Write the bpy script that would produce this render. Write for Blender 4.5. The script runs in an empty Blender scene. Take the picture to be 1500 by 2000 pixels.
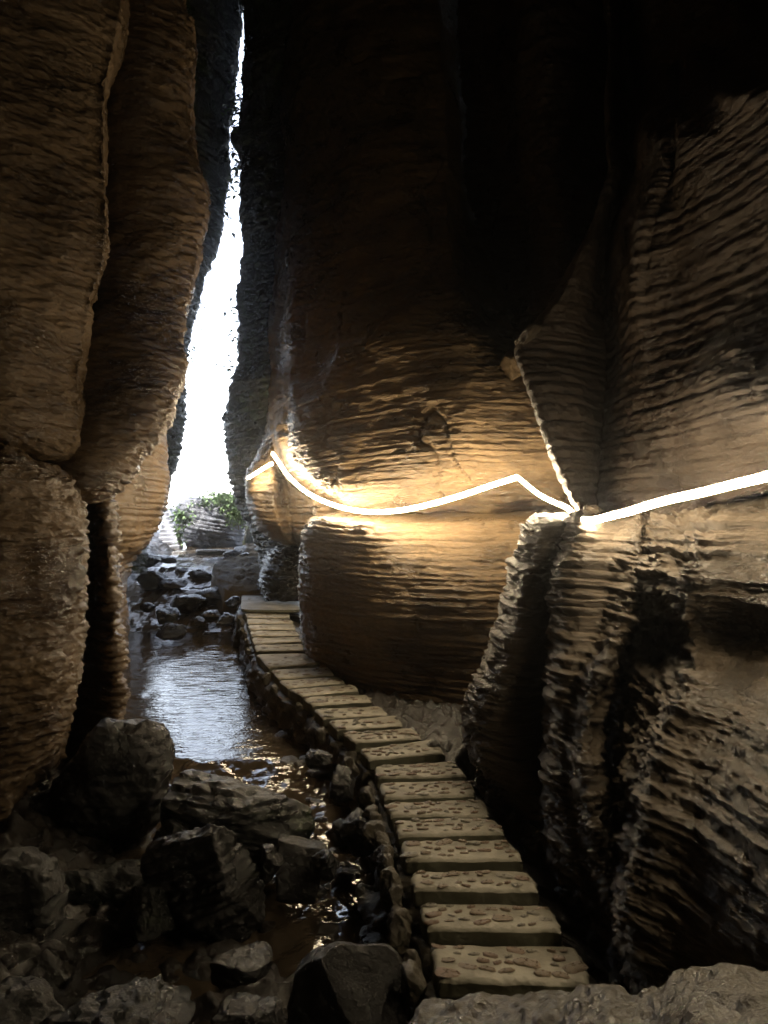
import bpy, bmesh, math, random
import numpy as np
from mathutils import Vector, noise as mn

# ------------------------------------------------------------------ camera, sky, sun, exposure
S = bpy.context.scene
CAM_H = 1.9
cam = bpy.data.cameras.new('camera'); camo = bpy.data.objects.new('camera', cam)
S.collection.objects.link(camo); S.camera = camo
camo.location = (0, 0, CAM_H); camo.rotation_euler = (math.radians(90), 0, 0)
cam.sensor_fit = 'HORIZONTAL'; cam.sensor_width = 36; cam.lens = 36
cam.clip_start = 0.05; cam.clip_end = 3000
SUN_EL, SUN_AZ = math.radians(58), math.radians(-120)      # azimuth from +Y towards +X
world = bpy.data.worlds.new('World'); S.world = world; world.use_nodes = True
wt = world.node_tree; wt.nodes.clear()
wo = wt.nodes.new('ShaderNodeOutputWorld'); wb = wt.nodes.new('ShaderNodeBackground')
sky = wt.nodes.new('ShaderNodeTexSky'); sky.sky_type = 'NISHITA'; sky.sun_disc = False
sky.sun_elevation = SUN_EL; sky.sun_rotation = SUN_AZ; sky.air_density = 1.0; sky.dust_density = 1.5
wb.inputs['Strength'].default_value = 0.15
bw = wt.nodes.new('ShaderNodeRGBToBW'); mxw = wt.nodes.new('ShaderNodeMix'); mxw.data_type = 'RGBA'; mxw.inputs[0].default_value = .62   # thin white cloud veil
wt.links.new(sky.outputs[0], bw.inputs[0]); wt.links.new(sky.outputs[0], mxw.inputs[6]); wt.links.new(bw.outputs[0], mxw.inputs[7]); wt.links.new(mxw.outputs[2], wb.inputs['Color']); wt.links.new(wb.outputs[0], wo.inputs['Surface'])
sun = bpy.data.lights.new('sun', 'SUN'); sun.energy = 2.0; sun.angle = math.radians(0.6); sun.color = (1, .95, .87)
suno = bpy.data.objects.new('sun', sun); S.collection.objects.link(suno)
sd = Vector((math.sin(SUN_AZ)*math.cos(SUN_EL), math.cos(SUN_AZ)*math.cos(SUN_EL), math.sin(SUN_EL)))
suno.rotation_euler = sd.to_track_quat('Z', 'Y').to_euler(); suno.location = sd*60
S.view_settings.view_transform = 'Standard'; S.view_settings.look = 'None'
S.view_settings.exposure = 3.1; S.view_settings.gamma = 1.0; S.view_settings.use_curve_mapping = False
S.cycles.use_denoising = True
try: S.cycles.denoiser = 'OPENIMAGEDENOISE'
except Exception: pass
try: S.cycles.denoising_prefilter = 'FAST'
except Exception: pass
S.cycles.max_bounces = 6; S.cycles.diffuse_bounces = 3; S.cycles.glossy_bounces = 3
S.cycles.transmission_bounces = 3; S.cycles.sample_clamp_indirect = 6; S.cycles.caustics_reflective = False
ROPE_STRENGTH = 15.5

# ------------------------------------------------------------------ helpers
def P(px, py, Y):
    "point at distance Y behind photo position (px, py)"
    return np.array([(px-750)/1500.0*Y, Y, CAM_H+(1000-py)/1500.0*Y])

def _h(i, j, k, seed):
    n = (i*374761393 + j*668265263 + k*2147483647*3 + seed*1274126177) & 0xFFFFFFFF
    n = ((n ^ (n >> 13))*1274126177) & 0xFFFFFFFF
    n = ((n ^ (n >> 16))*2246822519) & 0xFFFFFFFF
    return ((n ^ (n >> 15)) & 0xFFFFFF)/float(0xFFFFFF)*2-1
def vnoise(p, seed=0):
    f = np.floor(p); t = p-f; f = f.astype(np.int64); t = t*t*t*(t*(t*6-15)+10)
    x, y, z = f[:, 0], f[:, 1], f[:, 2]; u, v, w = t[:, 0], t[:, 1], t[:, 2]
    def L(a, b, s): return a+(b-a)*s
    return L(L(L(_h(x,y,z,seed),_h(x+1,y,z,seed),u), L(_h(x,y+1,z,seed),_h(x+1,y+1,z,seed),u), v),
             L(L(_h(x,y,z+1,seed),_h(x+1,y,z+1,seed),u), L(_h(x,y+1,z+1,seed),_h(x+1,y+1,z+1,seed),u), v), w)
def fbm(p, oct=4, seed=0, gain=.5):
    r = 0; a = 1; q = np.array(p, float)
    for o in range(oct):
        r = r+a*vnoise(q, seed+o*17); q = q*2.03+11.7; a *= gain
    return r
def sstep(a, b, x):
    t = np.clip((x-a)/(b-a), 0, 1); return t*t*(3-2*t)

def strata(p, sp, seed, dip=(0, 0), warp=1.0):
    "bedding: flat-faced ledges of uneven thickness, parted by narrow deep grooves and broken along their length"
    z = p[:, 2]+dip[0]*p[:, 0]+dip[1]*p[:, 1]
    z = z+warp*(.045*fbm(p*.45, 2, seed+3)+.005*fbm(p*np.array([3., 3, 5]), 2, seed+5))
    def lay(spc, sd, g, lo):
        s = z/spc; s = s+.55*vnoise(np.stack([s*.45, s*0, s*0], 1), sd)
        i = np.floor(s).astype(np.int64); t = s-i
        hh = _h(i, i*0, i*0, sd)*.5+.5; h2 = _h(i, i*0+5, i*0, sd)*.5+.5
        q = np.stack([p[:, 0]*2.4, p[:, 1]*2.4, i*7.3], 1)
        n = np.clip((vnoise(q, sd+9)+.5*vnoise(q*np.array([3.1, 3.1, 1])+5, sd+19))*.6+.55, 0, 1)
        br = sstep(-.10, .05, vnoise(q*np.array([2.6, 2.6, 1])+9, sd+29)+.5*vnoise(q*np.array([9, 9, 1])+3, sd+31)+.35)
        gw = g*(.6+1.0*h2)                                   # groove width as a share of the layer
        up = sstep(0, gw, t); dn = sstep(1, 1-gw*.55, t)
        pr = np.minimum(up, dn)*(.72+.28*(1-t))
        return pr*(lo+(1-lo)*hh)*(.32+.30*n+.38*br)
    return 1.0*lay(sp, seed, .34, .45)+.34*lay(sp*.43, seed+40, .4, .3)+.42*lay(sp*3.3, seed+60, .15, .2)

COL = S.collection
def link(o): COL.objects.link(o); return o
def tag(o, label=None, cat=None, group=None, kind=None):
    if label: o['label'] = label
    if cat: o['category'] = cat
    if group: o['group'] = group
    if kind: o['kind'] = kind
    return o
def empty(name, loc, rz=0):
    o = bpy.data.objects.new(name, None); o.location = loc; o.rotation_euler = (0, 0, rz); return link(o)
def grid_mesh(name, V, nv, nu, smooth=True, wrap=False):
    me = bpy.data.meshes.new(name); V = V.reshape(-1, 3)
    me.vertices.add(len(V)); me.vertices.foreach_set('co', V.astype(np.float32).ravel())
    a = np.arange((nv-1)*(nu-1)); r = a//(nu-1); c = a % (nu-1); i0 = r*nu+c
    F = np.stack([i0, i0+1, i0+nu+1, i0+nu], 1)
    if wrap:
        r = np.arange(nv-1); F = np.concatenate([F, np.stack([r*nu+nu-1, r*nu, r*nu+nu, r*nu+2*nu-1], 1)])
    n = len(F); me.loops.add(n*4); me.loops.foreach_set('vertex_index', F.astype(np.int32).ravel())
    me.polygons.add(n); me.polygons.foreach_set('loop_start', (np.arange(n)*4).astype(np.int32))
    me.polygons.foreach_set('loop_total', np.full(n, 4, np.int32))
    if smooth: me.polygons.foreach_set('use_smooth', np.ones(n, bool))
    me.update(); me.validate(); return me
def raw_mesh(name, V, F, smooth=True):
    me = bpy.data.meshes.new(name); me.from_pydata([tuple(v) for v in V], [], [tuple(int(i) for i in f) for f in F])
    if smooth: me.polygons.foreach_set('use_smooth', np.ones(len(me.polygons), bool))
    me.update(); return me
def obj(name, me, mat, parent=None):
    o = bpy.data.objects.new(name, me)
    if mat is not None and len(me.materials) == 0: me.materials.append(mat)
    if parent is not None: o.parent = parent
    return link(o)

def catmull(C, n, axis):
    "Catmull-Rom resample of control array C along axis to n samples"
    C = np.moveaxis(C, axis, 0); m = len(C)
    t = np.linspace(0, m-1, n); i = np.clip(np.floor(t).astype(int), 0, m-2); f = (t-i).reshape((-1,)+(1,)*(C.ndim-1))
    g = lambda k: C[np.clip(k, 0, m-1)]
    p0, p1, p2, p3 = g(i-1), g(i), g(i+1), g(i+2)
    a = .5  # tension softened to avoid overshoot
    m1 = (p2-p0)*a; m2 = (p3-p1)*a
    r = (2*f**3-3*f**2+1)*p1+(f**3-2*f**2+f)*m1+(-2*f**3+3*f**2)*p2+(f**3-f**2)*m2
    return np.moveaxis(r, 0, axis)

TRIS = 0
def rock(name, rows, mat, sp=.06, amp=.03, rough=.012, lump=.05, seed=1, px=3.0, rc=None, dip=(0, 0), mx=(900, 900), crack=0, away=(0, 0, CAM_H), warp=1.0):
    """rows: top to bottom, each a list of (photo x, photo y, distance). A bicubic body with bedding ledges,
    lumps and chipped roughness as real relief. rc: roughness multiplier per column."""
    global TRIS
    C = np.array([[P(*q) for q in r] for r in rows])
    def plen(A):
        pr = np.stack([A[..., 0]/np.maximum(A[..., 1], 1.2)*1500, (A[..., 2]-CAM_H)/np.maximum(A[..., 1], 1.2)*1500], -1)
        return pr
    pr = plen(C)
    lu = np.median(np.sum(np.linalg.norm(np.diff(pr, axis=1), axis=2), 1)); lv = np.max(np.sum(np.linalg.norm(np.diff(pr, axis=0), axis=2), 0))
    nu = int(min(mx[0], max(12, lu/px/1.35))); nv = int(min(mx[1], max(12, lv/px)))
    D = catmull(catmull(C, nv, 0), nu, 1)
    du = np.gradient(D, axis=1); dv = np.gradient(D, axis=0)
    N = np.cross(du, dv); N /= np.maximum(np.linalg.norm(N, axis=2, keepdims=True), 1e-9)
    mid = (slice(nv//4, 3*nv//4), slice(nu//4, 3*nu//4))
    if np.mean(np.sum(N[mid]*(np.array(away)-D[mid]), 2)) < 0: N = -N
    p = D.reshape(-1, 3); n = N.reshape(-1, 3)
    d = lump*fbm(p*1.1, 2, seed+100)+lump*.18*fbm(p*4, 2, seed+130)
    R = np.ones((nv, nu))
    if rc is not None:
        R = np.repeat(catmull(np.array(rc, float).reshape(1, -1, 1), nu, 1)[..., 0], nv, 0)
    R = R.ravel()
    mask = .62+.5*sstep(-.35, .5, fbm(p*np.array([1.1, 1.1, .8]), 2, seed+200))
    st = strata(p, sp, seed, dip=dip, warp=warp)
    d = d+amp*(st-.5)*mask*(.35+.65*np.minimum(R, 1.4))
    c1 = fbm(p*np.array([11, 11, 30.]), 3, seed+300); c2 = fbm(p*np.array([26, 26, 60.]), 2, seed+310)
    big = fbm(p*np.array([4.5, 4.5, 13.]), 3, seed+330)
    d = d+rough*R*(.55*c1+.35*c2+1.0*np.clip(big*1.6, -.6, .5))
    if crack:
        for k in range(crack):
            q = fbm(p*np.array([.9, .9, .35]), 3, seed+400+k*31)
            d = d-.05*np.exp(-(q/.018)**2)
    d = d-d.mean()-np.percentile(d-d.mean(), 60)*.6
    p2 = p+n*d[:, None]
    # sideways shift makes nubs overhang a little
    p2[:, 2] -= .35*amp*R*(st-.5)*.4
    TRIS += nu*nv*2
    o = obj(name, grid_mesh(name, p2, nv, nu), mat)
    return o

# ------------------------------------------------------------------ materials
def mat_new(name):
    m = bpy.data.materials.new(name); m.use_nodes = True; nt = m.node_tree; nt.nodes.clear()
    out = nt.nodes.new('ShaderNodeOutputMaterial'); b = nt.nodes.new('ShaderNodeBsdfPrincipled')
    nt.links.new(b.outputs[0], out.inputs[0]); return m, nt, b
def node(nt, t, **kw):
    n = nt.nodes.new(t)
    for k, v in kw.items():
        if k in n.inputs: n.inputs[k].default_value = v
        else: setattr(n, k, v)
    return n
def ramp(nt, src, stops):
    r = nt.nodes.new('ShaderNodeValToRGB'); e = r.color_ramp.elements
    while len(e) < len(stops): e.new(.5)
    for k, (pos, c) in enumerate(stops):
        e[k].position = pos; e[k].color = (c[0], c[1], c[2], 1) if not isinstance(c, float) else (c, c, c, 1)
    nt.links.new(src, r.inputs[0]); return r.outputs[0]
def mix(nt, f, a, b, mode='MIX'):
    m = nt.nodes.new('ShaderNodeMix'); m.data_type = 'RGBA'; m.blend_type = mode
    for inp, v in ((m.inputs[0], f), (m.inputs[6], a), (m.inputs[7], b)):
        if hasattr(v, 'is_output'): nt.links.new(v, inp)
        elif isinstance(v, (int, float)): inp.default_value = v
        else: inp.default_value = (*v, 1)
    return m.outputs[2]
def noise_t(nt, vec, scale, detail=4, rough=.55, mapscale=None, dist=0):
    if mapscale:
        mp = nt.nodes.new('ShaderNodeMapping'); mp.inputs['Scale'].default_value = mapscale
        nt.links.new(vec, mp.inputs[0]); vec = mp.outputs[0]
    n = nt.nodes.new('ShaderNodeTexNoise'); n.inputs['Scale'].default_value = scale
    n.inputs['Detail'].default_value = detail; n.inputs['Roughness'].default_value = rough
    n.inputs['Distortion'].default_value = dist
    nt.links.new(vec, n.inputs['Vector']); return n.outputs['Fac']
def rock_mat(name, c_dark, c_mid, c_light, wet=.3, band=16, moss=0., bump=.5, grain=1.0, spec=.5, alb=.68, coat=0.):
    c_dark, c_mid, c_light = [tuple(x*alb for x in c) for c in (c_dark, c_mid, c_light)]
    m, nt, b = mat_new(name); tc = nt.nodes.new('ShaderNodeTexCoord'); v = tc.outputs['Object']
    bands = noise_t(nt, v, 1.0, 5, .62, (.9, .9, band), .25)
    blot = noise_t(nt, v, 1.6, 6, .62, (1, 1, 1.5), .4)
    fine = noise_t(nt, v, 26*grain, 4, .65, (1, 1, 2.2))
    col = mix(nt, ramp(nt, bands, [(.3, 0.), (.72, 1.)]), c_mid, c_light)
    col = mix(nt, ramp(nt, blot, [(.34, 1.), (.6, 0.)]), col, c_dark)
    col = mix(nt, ramp(nt, fine, [(.3, .75), (.72, 0.)]), col, mix(nt, .5, c_dark, c_mid))
    streak = noise_t(nt, v, 1.0, 4, .6, (5, 5, .45), .5)
    col = mix(nt, ramp(nt, streak, [(.56, 0.), (.74, .6)]), col, mix(nt, .35, c_dark, c_mid))
    pale = noise_t(nt, v, .9, 5, .6, (1.3, 1.3, 1), .3)
    col = mix(nt, ramp(nt, pale, [(.55, 0.), (.75, .35)]), col, tuple(min(1, x*1.15) for x in (c_light[0]*.95, c_light[1]*1.02, c_light[2]*1.15)))
    if moss:
        ms = noise_t(nt, v, 3.5, 6, .7)
        col = mix(nt, ramp(nt, ms, [(.62-moss, 0.), (.72-moss*.6, .85)]), col, (.035, .06, .018))
    nt.links.new(col, b.inputs['Base Color'])
    rr = ramp(nt, blot, [(.35, float(max(.16, .5-wet*.7))), (.68, float(.95-wet*.45))])
    nt.links.new(rr, b.inputs['Roughness']); b.inputs['Specular IOR Level'].default_value = spec; b.inputs['Coat Weight'].default_value = coat; b.inputs['Coat Roughness'].default_value = .16
    h1 = noise_t(nt, v, 1.0, 6, .68, (7, 7, band*4.5)); h2 = noise_t(nt, v, 38*grain, 5, .7)
    ad = node(nt, 'ShaderNodeMath', operation='MULTIPLY_ADD'); nt.links.new(h2, ad.inputs[0]); ad.inputs[1].default_value = .6; nt.links.new(h1, ad.inputs[2])
    bp = node(nt, 'ShaderNodeBump', Strength=min(1, bump*1.5), Distance=.03); nt.links.new(ad.outputs[0], bp.inputs['Height'])
    nt.links.new(bp.outputs[0], b.inputs['Normal'])
    if coat: nt.links.new(bp.outputs[0], b.inputs['Coat Normal'])
    return m

M = {}
M['golden'] = rock_mat('golden_rock', (.10, .07, .04), (.33, .22, .115), (.47, .34, .2), .4, 9)
M['left'] = rock_mat('left_rock', (.038, .024, .013), (.20, .127, .062), (.37, .25, .135), .95, 8, bump=.9, alb=.66)
M['bulge'] = rock_mat('bulge_rock', (.07, .045, .022), (.25, .165, .08), (.42, .29, .15), .45, 14, alb=.8, bump=.7)
M['right'] = rock_mat('right_rock', (.05, .037, .028), (.19, .135, .095), (.31, .235, .175), .6, 9, bump=.6, alb=.42)
M['fin'] = rock_mat('fin_rock', (.045, .035, .024), (.20, .15, .10), (.36, .285, .20), .95, 12, bump=.95, alb=.48)
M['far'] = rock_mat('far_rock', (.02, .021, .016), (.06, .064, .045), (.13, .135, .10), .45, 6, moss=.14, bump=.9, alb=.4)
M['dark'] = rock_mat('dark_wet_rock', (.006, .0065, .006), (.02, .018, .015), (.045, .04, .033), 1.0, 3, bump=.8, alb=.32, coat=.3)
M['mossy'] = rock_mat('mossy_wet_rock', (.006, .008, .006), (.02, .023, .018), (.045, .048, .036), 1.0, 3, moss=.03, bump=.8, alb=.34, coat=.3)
M['exit'] = rock_mat('blue_grey_layered_rock', (.025, .025, .032), (.11, .11, .135), (.26, .27, .31), .6, 10, moss=.02)
M['bed'] = rock_mat('brown_stream_bed', (.022, .016, .011), (.07, .052, .036), (.15, .115, .082), 1.0, 3, bump=.9, alb=.3, coat=.5)
M['ledge'] = rock_mat('wet_ledge_rock', (.05, .045, .03), (.17, .14, .09), (.3, .25, .17), 1.0, 3, bump=1.0, grain=.8, alb=.4, coat=.9)
M['path'] = rock_mat('path_concrete', (.03, .022, .013), (.10, .078, .048), (.17, .13, .085), 0, 3, bump=1.0, grain=1.3, spec=.1, alb=1.3)
M['pebble_a'] = rock_mat('brown_pebble', (.14, .10, .065), (.27, .2, .13), (.38, .3, .2), .6, 2, bump=.2)
M['pebble_b'] = rock_mat('grey_pebble', (.14, .13, .1), (.26, .235, .18), (.38, .35, .27), .6, 2, bump=.2)
M['pebble_c'] = rock_mat('rust_pebble', (.13, .08, .05), (.25, .165, .11), (.34, .24, .16), .6, 2, bump=.2)

def slab_mat():
    m, nt, b = mat_new('slab_mortar'); tc = nt.nodes.new('ShaderNodeTexCoord'); v = tc.outputs['Object']
    n1 = noise_t(nt, v, 9, 6, .65); n2 = noise_t(nt, v, 70, 4, .6); n3 = noise_t(nt, v, 2.3, 3, .5)
    col = mix(nt, ramp(nt, n1, [(.3, 0.), (.7, 1.)]), (.235, .222, .18), (.42, .395, .325))
    col = mix(nt, ramp(nt, n3, [(.38, .75), (.6, 0.)]), col, (.12, .105, .07))
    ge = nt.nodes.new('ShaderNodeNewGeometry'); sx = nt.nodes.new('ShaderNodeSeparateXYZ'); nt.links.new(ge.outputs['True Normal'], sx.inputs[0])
    col = mix(nt, ramp(nt, sx.outputs[2], [(.35, .85), (.75, 0.)]), col, (.085, .085, .055))   # upright sides painted darker for their shade, with an algae tint
    nt.links.new(col, b.inputs['Base Color'])
    nt.links.new(ramp(nt, n1, [(.3, .45), (.7, .8)]), b.inputs['Roughness'])
    ad = node(nt, 'ShaderNodeMath', operation='MULTIPLY_ADD'); nt.links.new(n2, ad.inputs[0]); ad.inputs[1].default_value = .35; nt.links.new(n1, ad.inputs[2])
    bp = node(nt, 'ShaderNodeBump', Strength=.9, Distance=.016); nt.links.new(ad.outputs[0], bp.inputs['Height'])
    nt.links.new(bp.outputs[0], b.inputs['Normal']); return m
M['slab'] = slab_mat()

def water_mat():
    m, nt, b = mat_new('stream_water'); tc = nt.nodes.new('ShaderNodeTexCoord'); v = tc.outputs['Object']
    n1 = noise_t(nt, v, 1.3, 4, .6)
    nt.links.new(mix(nt, n1, (.028, .021, .014), (.075, .058, .04)), b.inputs['Base Color'])
    b.inputs['Roughness'].default_value = .04; b.inputs['IOR'].default_value = 1.4
    h = noise_t(nt, v, 13, 3, .5, (.45, 1, 1), .3); h2 = noise_t(nt, v, 45, 2, .5, (1, .6, 1))
    ad = node(nt, 'ShaderNodeMath', operation='MULTIPLY_ADD'); nt.links.new(h2, ad.inputs[0]); ad.inputs[1].default_value = .22; nt.links.new(h, ad.inputs[2])
    bp = node(nt, 'ShaderNodeBump', Strength=.26, Distance=.03); nt.links.new(ad.outputs[0], bp.inputs['Height'])
    nt.links.new(bp.outputs[0], b.inputs['Normal']); return m
M['water'] = water_mat()
def simple(name, col, rough, var=.3, scale=20, bump=.3):
    m, nt, b = mat_new(name); tc = nt.nodes.new('ShaderNodeTexCoord')
    n = noise_t(nt, tc.outputs['Object'], scale, 4, .6)
    nt.links.new(mix(nt, n, tuple(c*(1-var) for c in col), tuple(min(1, c*(1+var)) for c in col)), b.inputs['Base Color'])
    b.inputs['Roughness'].default_value = rough
    bp = node(nt, 'ShaderNodeBump', Strength=bump, Distance=.01); nt.links.new(n, bp.inputs['Height']); nt.links.new(bp.outputs[0], b.inputs['Normal'])
    return m
M['leaf'] = simple('fern_leaf', (.10, .16, .05), .55, .5, 6)
M['stem'] = simple('plant_stem', (.06, .05, .025), .8)
M['step'] = simple('worn_step_stone', (.26, .26, .28), .6, .35, 9)
M['cord'] = simple('grey_cord', (.1, .1, .1), .6)
M['earth'] = simple('outside_ground', (.1, .11, .06), .9, .5, 1.5)

def rope_mat(st):
    m, nt, b = mat_new('lit_rope_light')
    b.inputs['Base Color'].default_value = (.8, .75, .65, 1); b.inputs['Roughness'].default_value = .4
    b.inputs['Emission Color'].default_value = (1, .80, .52, 1); b.inputs['Emission Strength'].default_value = st
    return m
M['rope'] = rope_mat(ROPE_STRENGTH); M['rope_right'] = rope_mat(ROPE_STRENGTH*.58)

# ------------------------------------------------------------------ setting: ground, stream bed, water
YK = [-4, 3.2, 4.3, 5.2, 5.9, 8, 10, 12, 13.4, 14.6, 16, 18, 24, 60]
ZW = [-.40, -.34, -.24, -.12, 0, 0, 0, 0.02, .52, .84, 1.0, 1.08, 1.2, 1.3]
def zw(Y): return np.interp(Y, YK, ZW)
# centre line of the channel and half width
CY = [-4, 2.6, 3.5, 4.5, 5.7, 7, 8, 10, 12, 13.5, 15, 17, 20]
CX = [.1, -.25, -.45, -.6, -1.35, -1.9, -2.15, -2.9, -3.4, -3.25, -3.3, -3.6, -4.5]
CW = [.8, .75, .75, .75, .7, .75, .8, 1.0, 1.1, .9, .8, .7, .8]
def terrain_z(x, Y):
    p = np.stack([x, Y, x*0], 1)
    cx = np.interp(Y, CY, CX); cw = np.interp(Y, CY, CW); d = np.abs(x-cx)-cw
    z = zw(Y)-.13+(.11+.05*fbm(p*9, 2, 15))*(1-sstep(5.2, 5.8, Y))+.055*fbm(p*2.2, 3, 5)+.035*fbm(p*7, 3, 8)
    z = z+.35*sstep(0, .9, d)+.04*fbm(p*18, 2, 11)*sstep(-.3, .3, d)
    return z
def ground_sheet():
    xs = np.concatenate([np.linspace(-900, -9, 8)[:-1], np.linspace(-9, -5, 20)[:-1], np.linspace(-5, 2.6, 380), np.linspace(2.6, 9, 20)[1:], np.linspace(9, 900, 8)[1:]])
    ys = np.concatenate([np.linspace(-200, -4, 6)[:-1], np.linspace(-4, 1.8, 30)[:-1], 1.8*np.exp(np.linspace(0, math.log(22/1.8), 560)), np.linspace(22, 60, 20)[1:], np.linspace(60, 2500, 12)[1:]])
    X, Yg = np.meshgrid(xs, ys); z = terrain_z(X.ravel(), Yg.ravel())
    far = sstep(20, 60, np.maximum(np.abs(X.ravel())*2, Yg.ravel())); z = z*(1-far)+.9*far
    me = grid_mesh('ground', np.stack([X.ravel(), Yg.ravel(), z], 1), len(ys), len(xs))
    return tag(obj('ground', me, M['bed']), 'wet brown stony stream bed running along the cave floor', kind='structure')
ground_sheet()
def water_sheet():
    xs = np.linspace(-6.5, 1.2, 420); ys = 1.5*np.exp(np.linspace(0, math.log(26/1.5), 620)); X, Yg = np.meshgrid(xs, ys)
    x, Y = X.ravel(), Yg.ravel(); p = np.stack([x, Y, x*0], 1)
    slope = np.abs(np.gradient(zw(ys), ys)); sl = np.interp(Y, ys, slope)
    a = .003+.05*np.clip(sl*2.2, 0, .5)+.016*(1-sstep(4.2, 5.6, Y))
    z = zw(Y)+a*fbm(p*np.array([5, 3.5, 1]), 4, 77)
    # a few small steps in the rapids
    z = z+.02*sl*np.sin(Y*11+2*vnoise(p*3, 5))
    return tag(obj('stream_water', grid_mesh('stream_water', np.stack([x, Y, z], 1), len(ys), len(xs)), M['water']),
               'shallow dark stream with a calm pool and small rapids', kind='structure')
water_sheet()

# ------------------------------------------------------------------ unseen cave shell (roof, sides, back), added to keep sky light out
def shell():
    pts = []
    ys = np.linspace(-5, 13.6, 60)
    ang = np.linspace(0, 1, 80)
    for Y in ys:
        top = CAM_H+.80*max(Y, 0)+1.6; w = 7.5
        for a in ang:   # left foot, up, over, right foot
            t = a*3
            if t < 1: q = (-w, top*t-1)
            elif t < 2: q = (-w+2*w*(t-1), top+.6*math.sin(math.pi*(t-1)))
            else: q = (w, top-(top+1)*(t-2))
            pts.append((q[0], Y, q[1]))
    V = np.array(pts); V += .25*np.stack([fbm(V*.6, 3, s) for s in (1, 2, 3)], 1)
    me = grid_mesh('unseen_cave_roof', V, len(ys), len(ang)); tag(obj('unseen_cave_roof', me, M['dark']), 'unseen dark rock vault added to keep sky light out of the cave', kind='structure')
    xs = np.linspace(-8, 8, 60); zs = np.linspace(-1.5, 5, 30); X, Z = np.meshgrid(xs, zs)
    V = np.stack([X.ravel(), X.ravel()*0-4.6, Z.ravel()], 1); V[:, 1] += .3*fbm(V*.7, 3, 9)
    tag(obj('unseen_cave_back_wall', grid_mesh('unseen_cave_back_wall', V, 30, 60), M['dark']), 'unseen dark rock added behind the viewer to keep sky light out', kind='structure')
shell()

# ------------------------------------------------------------------ rock walls
def wall(o, label, cat='rock wall'): return tag(o, label, cat)

# L6: far left wall whose right edge is the left side of the daylight slit
e6 = [(-500, 490, 14.5), (-150, 488, 14.5), (40, 477, 14.5), (90, 473, 14.5), (140, 466, 14.5), (250, 455, 14.4), (320, 452, 14.4), (400, 440, 14.3), (470, 428, 14.2), (520, 420, 14.0), (560, 404, 14),
      (640, 384, 13.9), (720, 366, 13.8), (800, 361, 13.7), (860, 359, 13.6), (920, 345, 13.5), (985, 330, 13.5), (1030, 312, 13.4), (1065, 292, 13.2), (1120, 290, 13)]
rows = [[(e-900, y, Y-1.8), (e-330, y, Y-1.5), (e-200, y, Y-1.6), (e-110, y, Y-1.5), (e-60, y, Y-1.1), (e-25, y, Y-.6), (e, y, Y), (e-14, y, Y+.7), (e-60, y, Y+1.3), (e-150, y, Y+1.8)] for y, e, Y in [(a, b-5, c) for a, b, c in e6]]
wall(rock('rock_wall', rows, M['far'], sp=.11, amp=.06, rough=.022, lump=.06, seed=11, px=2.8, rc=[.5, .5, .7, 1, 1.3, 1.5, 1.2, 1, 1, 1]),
     'dark far wall whose ragged lit edge forms the left side of the bright slit')
# F1: far right wall, right side of the slit
e7 = [(-500, 466, 14.8), (-150, 468, 14.8), (60, 470, 14.8), (100, 472, 14.8), (250, 466, 14.7), (262, 464, 14.7), (300, 465, 14.7), (330, 468, 14.6), (400, 466, 14.5), (460, 471, 14.5), (520, 472, 14.4), (575, 461, 14.3), (640, 466, 14.2),
      (700, 462, 14.1), (745, 452, 14), (800, 443, 14), (850, 441, 14), (920, 449, 13.9), (980, 458, 13.8), (1020, 476, 13.7), (1060, 492, 13.6), (1110, 500, 13.4)]
fk = lambda y: float(1-sstep(760, 850, np.array(float(y))))
rows = [[(e+90, y, Y+2.2), (e+26, y, Y+.9-1.2*fk(y)), (e, y, Y-1.9*fk(y)), (e+22, y, Y-.7-1.6*fk(y)), (e+48, y, Y-1.2-1.3*fk(y)), (e+100, y, Y-1.8-.9*fk(y)), (e+200, y, Y-1.6-1.1*fk(y)), (e+330, y, Y-1.2), (e+560, y, Y-1), (e+820, y, Y-.8), (e+1400, y, Y-.8)] for y, e, Y in [(a, b+4, c) for a, b, c in e7]]
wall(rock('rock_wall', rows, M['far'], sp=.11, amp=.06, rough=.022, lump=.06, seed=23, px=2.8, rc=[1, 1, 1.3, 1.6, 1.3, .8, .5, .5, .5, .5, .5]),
     'dark far wall with green flecks forming the right side of the bright slit')
# chock stone jammed high in the slit

# L5: golden wall behind the second buttress
rows = []
for y, l, r, Y in [(560, 150, 330, 10.4), (650, 150, 334, 10.3), (720, 150, 332, 10.2), (800, 160, 327, 10.0), (870, 160, 322, 9.8), (930, 165, 330, 9.7), (985, 170, 322, 9.7), (1030, 180, 306, 9.8), (1062, 190, 290, 10.1), (1082, 196, 276, 10.5), (1100, 196, 262, 10.9), (1130, 196, 252, 11), (1180, 196, 250, 11), (1230, 190, 246, 10.6), (1300, 190, 240, 10)]:
    w = r-l
    rows.append([(l, y, Y-2.2), (l+.35*w, y, Y-1.9), (l+.62*w, y, Y-1.35), (l+.72*w, y, Y-1.1), (l+.88*w, y, Y-.6), (r, y, Y), (r-6, y, Y+1), (r-50, y, Y+2.6)])
wall(rock('rock_wall', rows, M['golden'], sp=.075, amp=.04, rough=.010, lump=.05, seed=31, px=2.0, rc=[.6, .6, 1, 1, 1, 1, 1, 1], crack=1),
     'golden layered wall standing between the dark left buttress and the slit')
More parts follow.
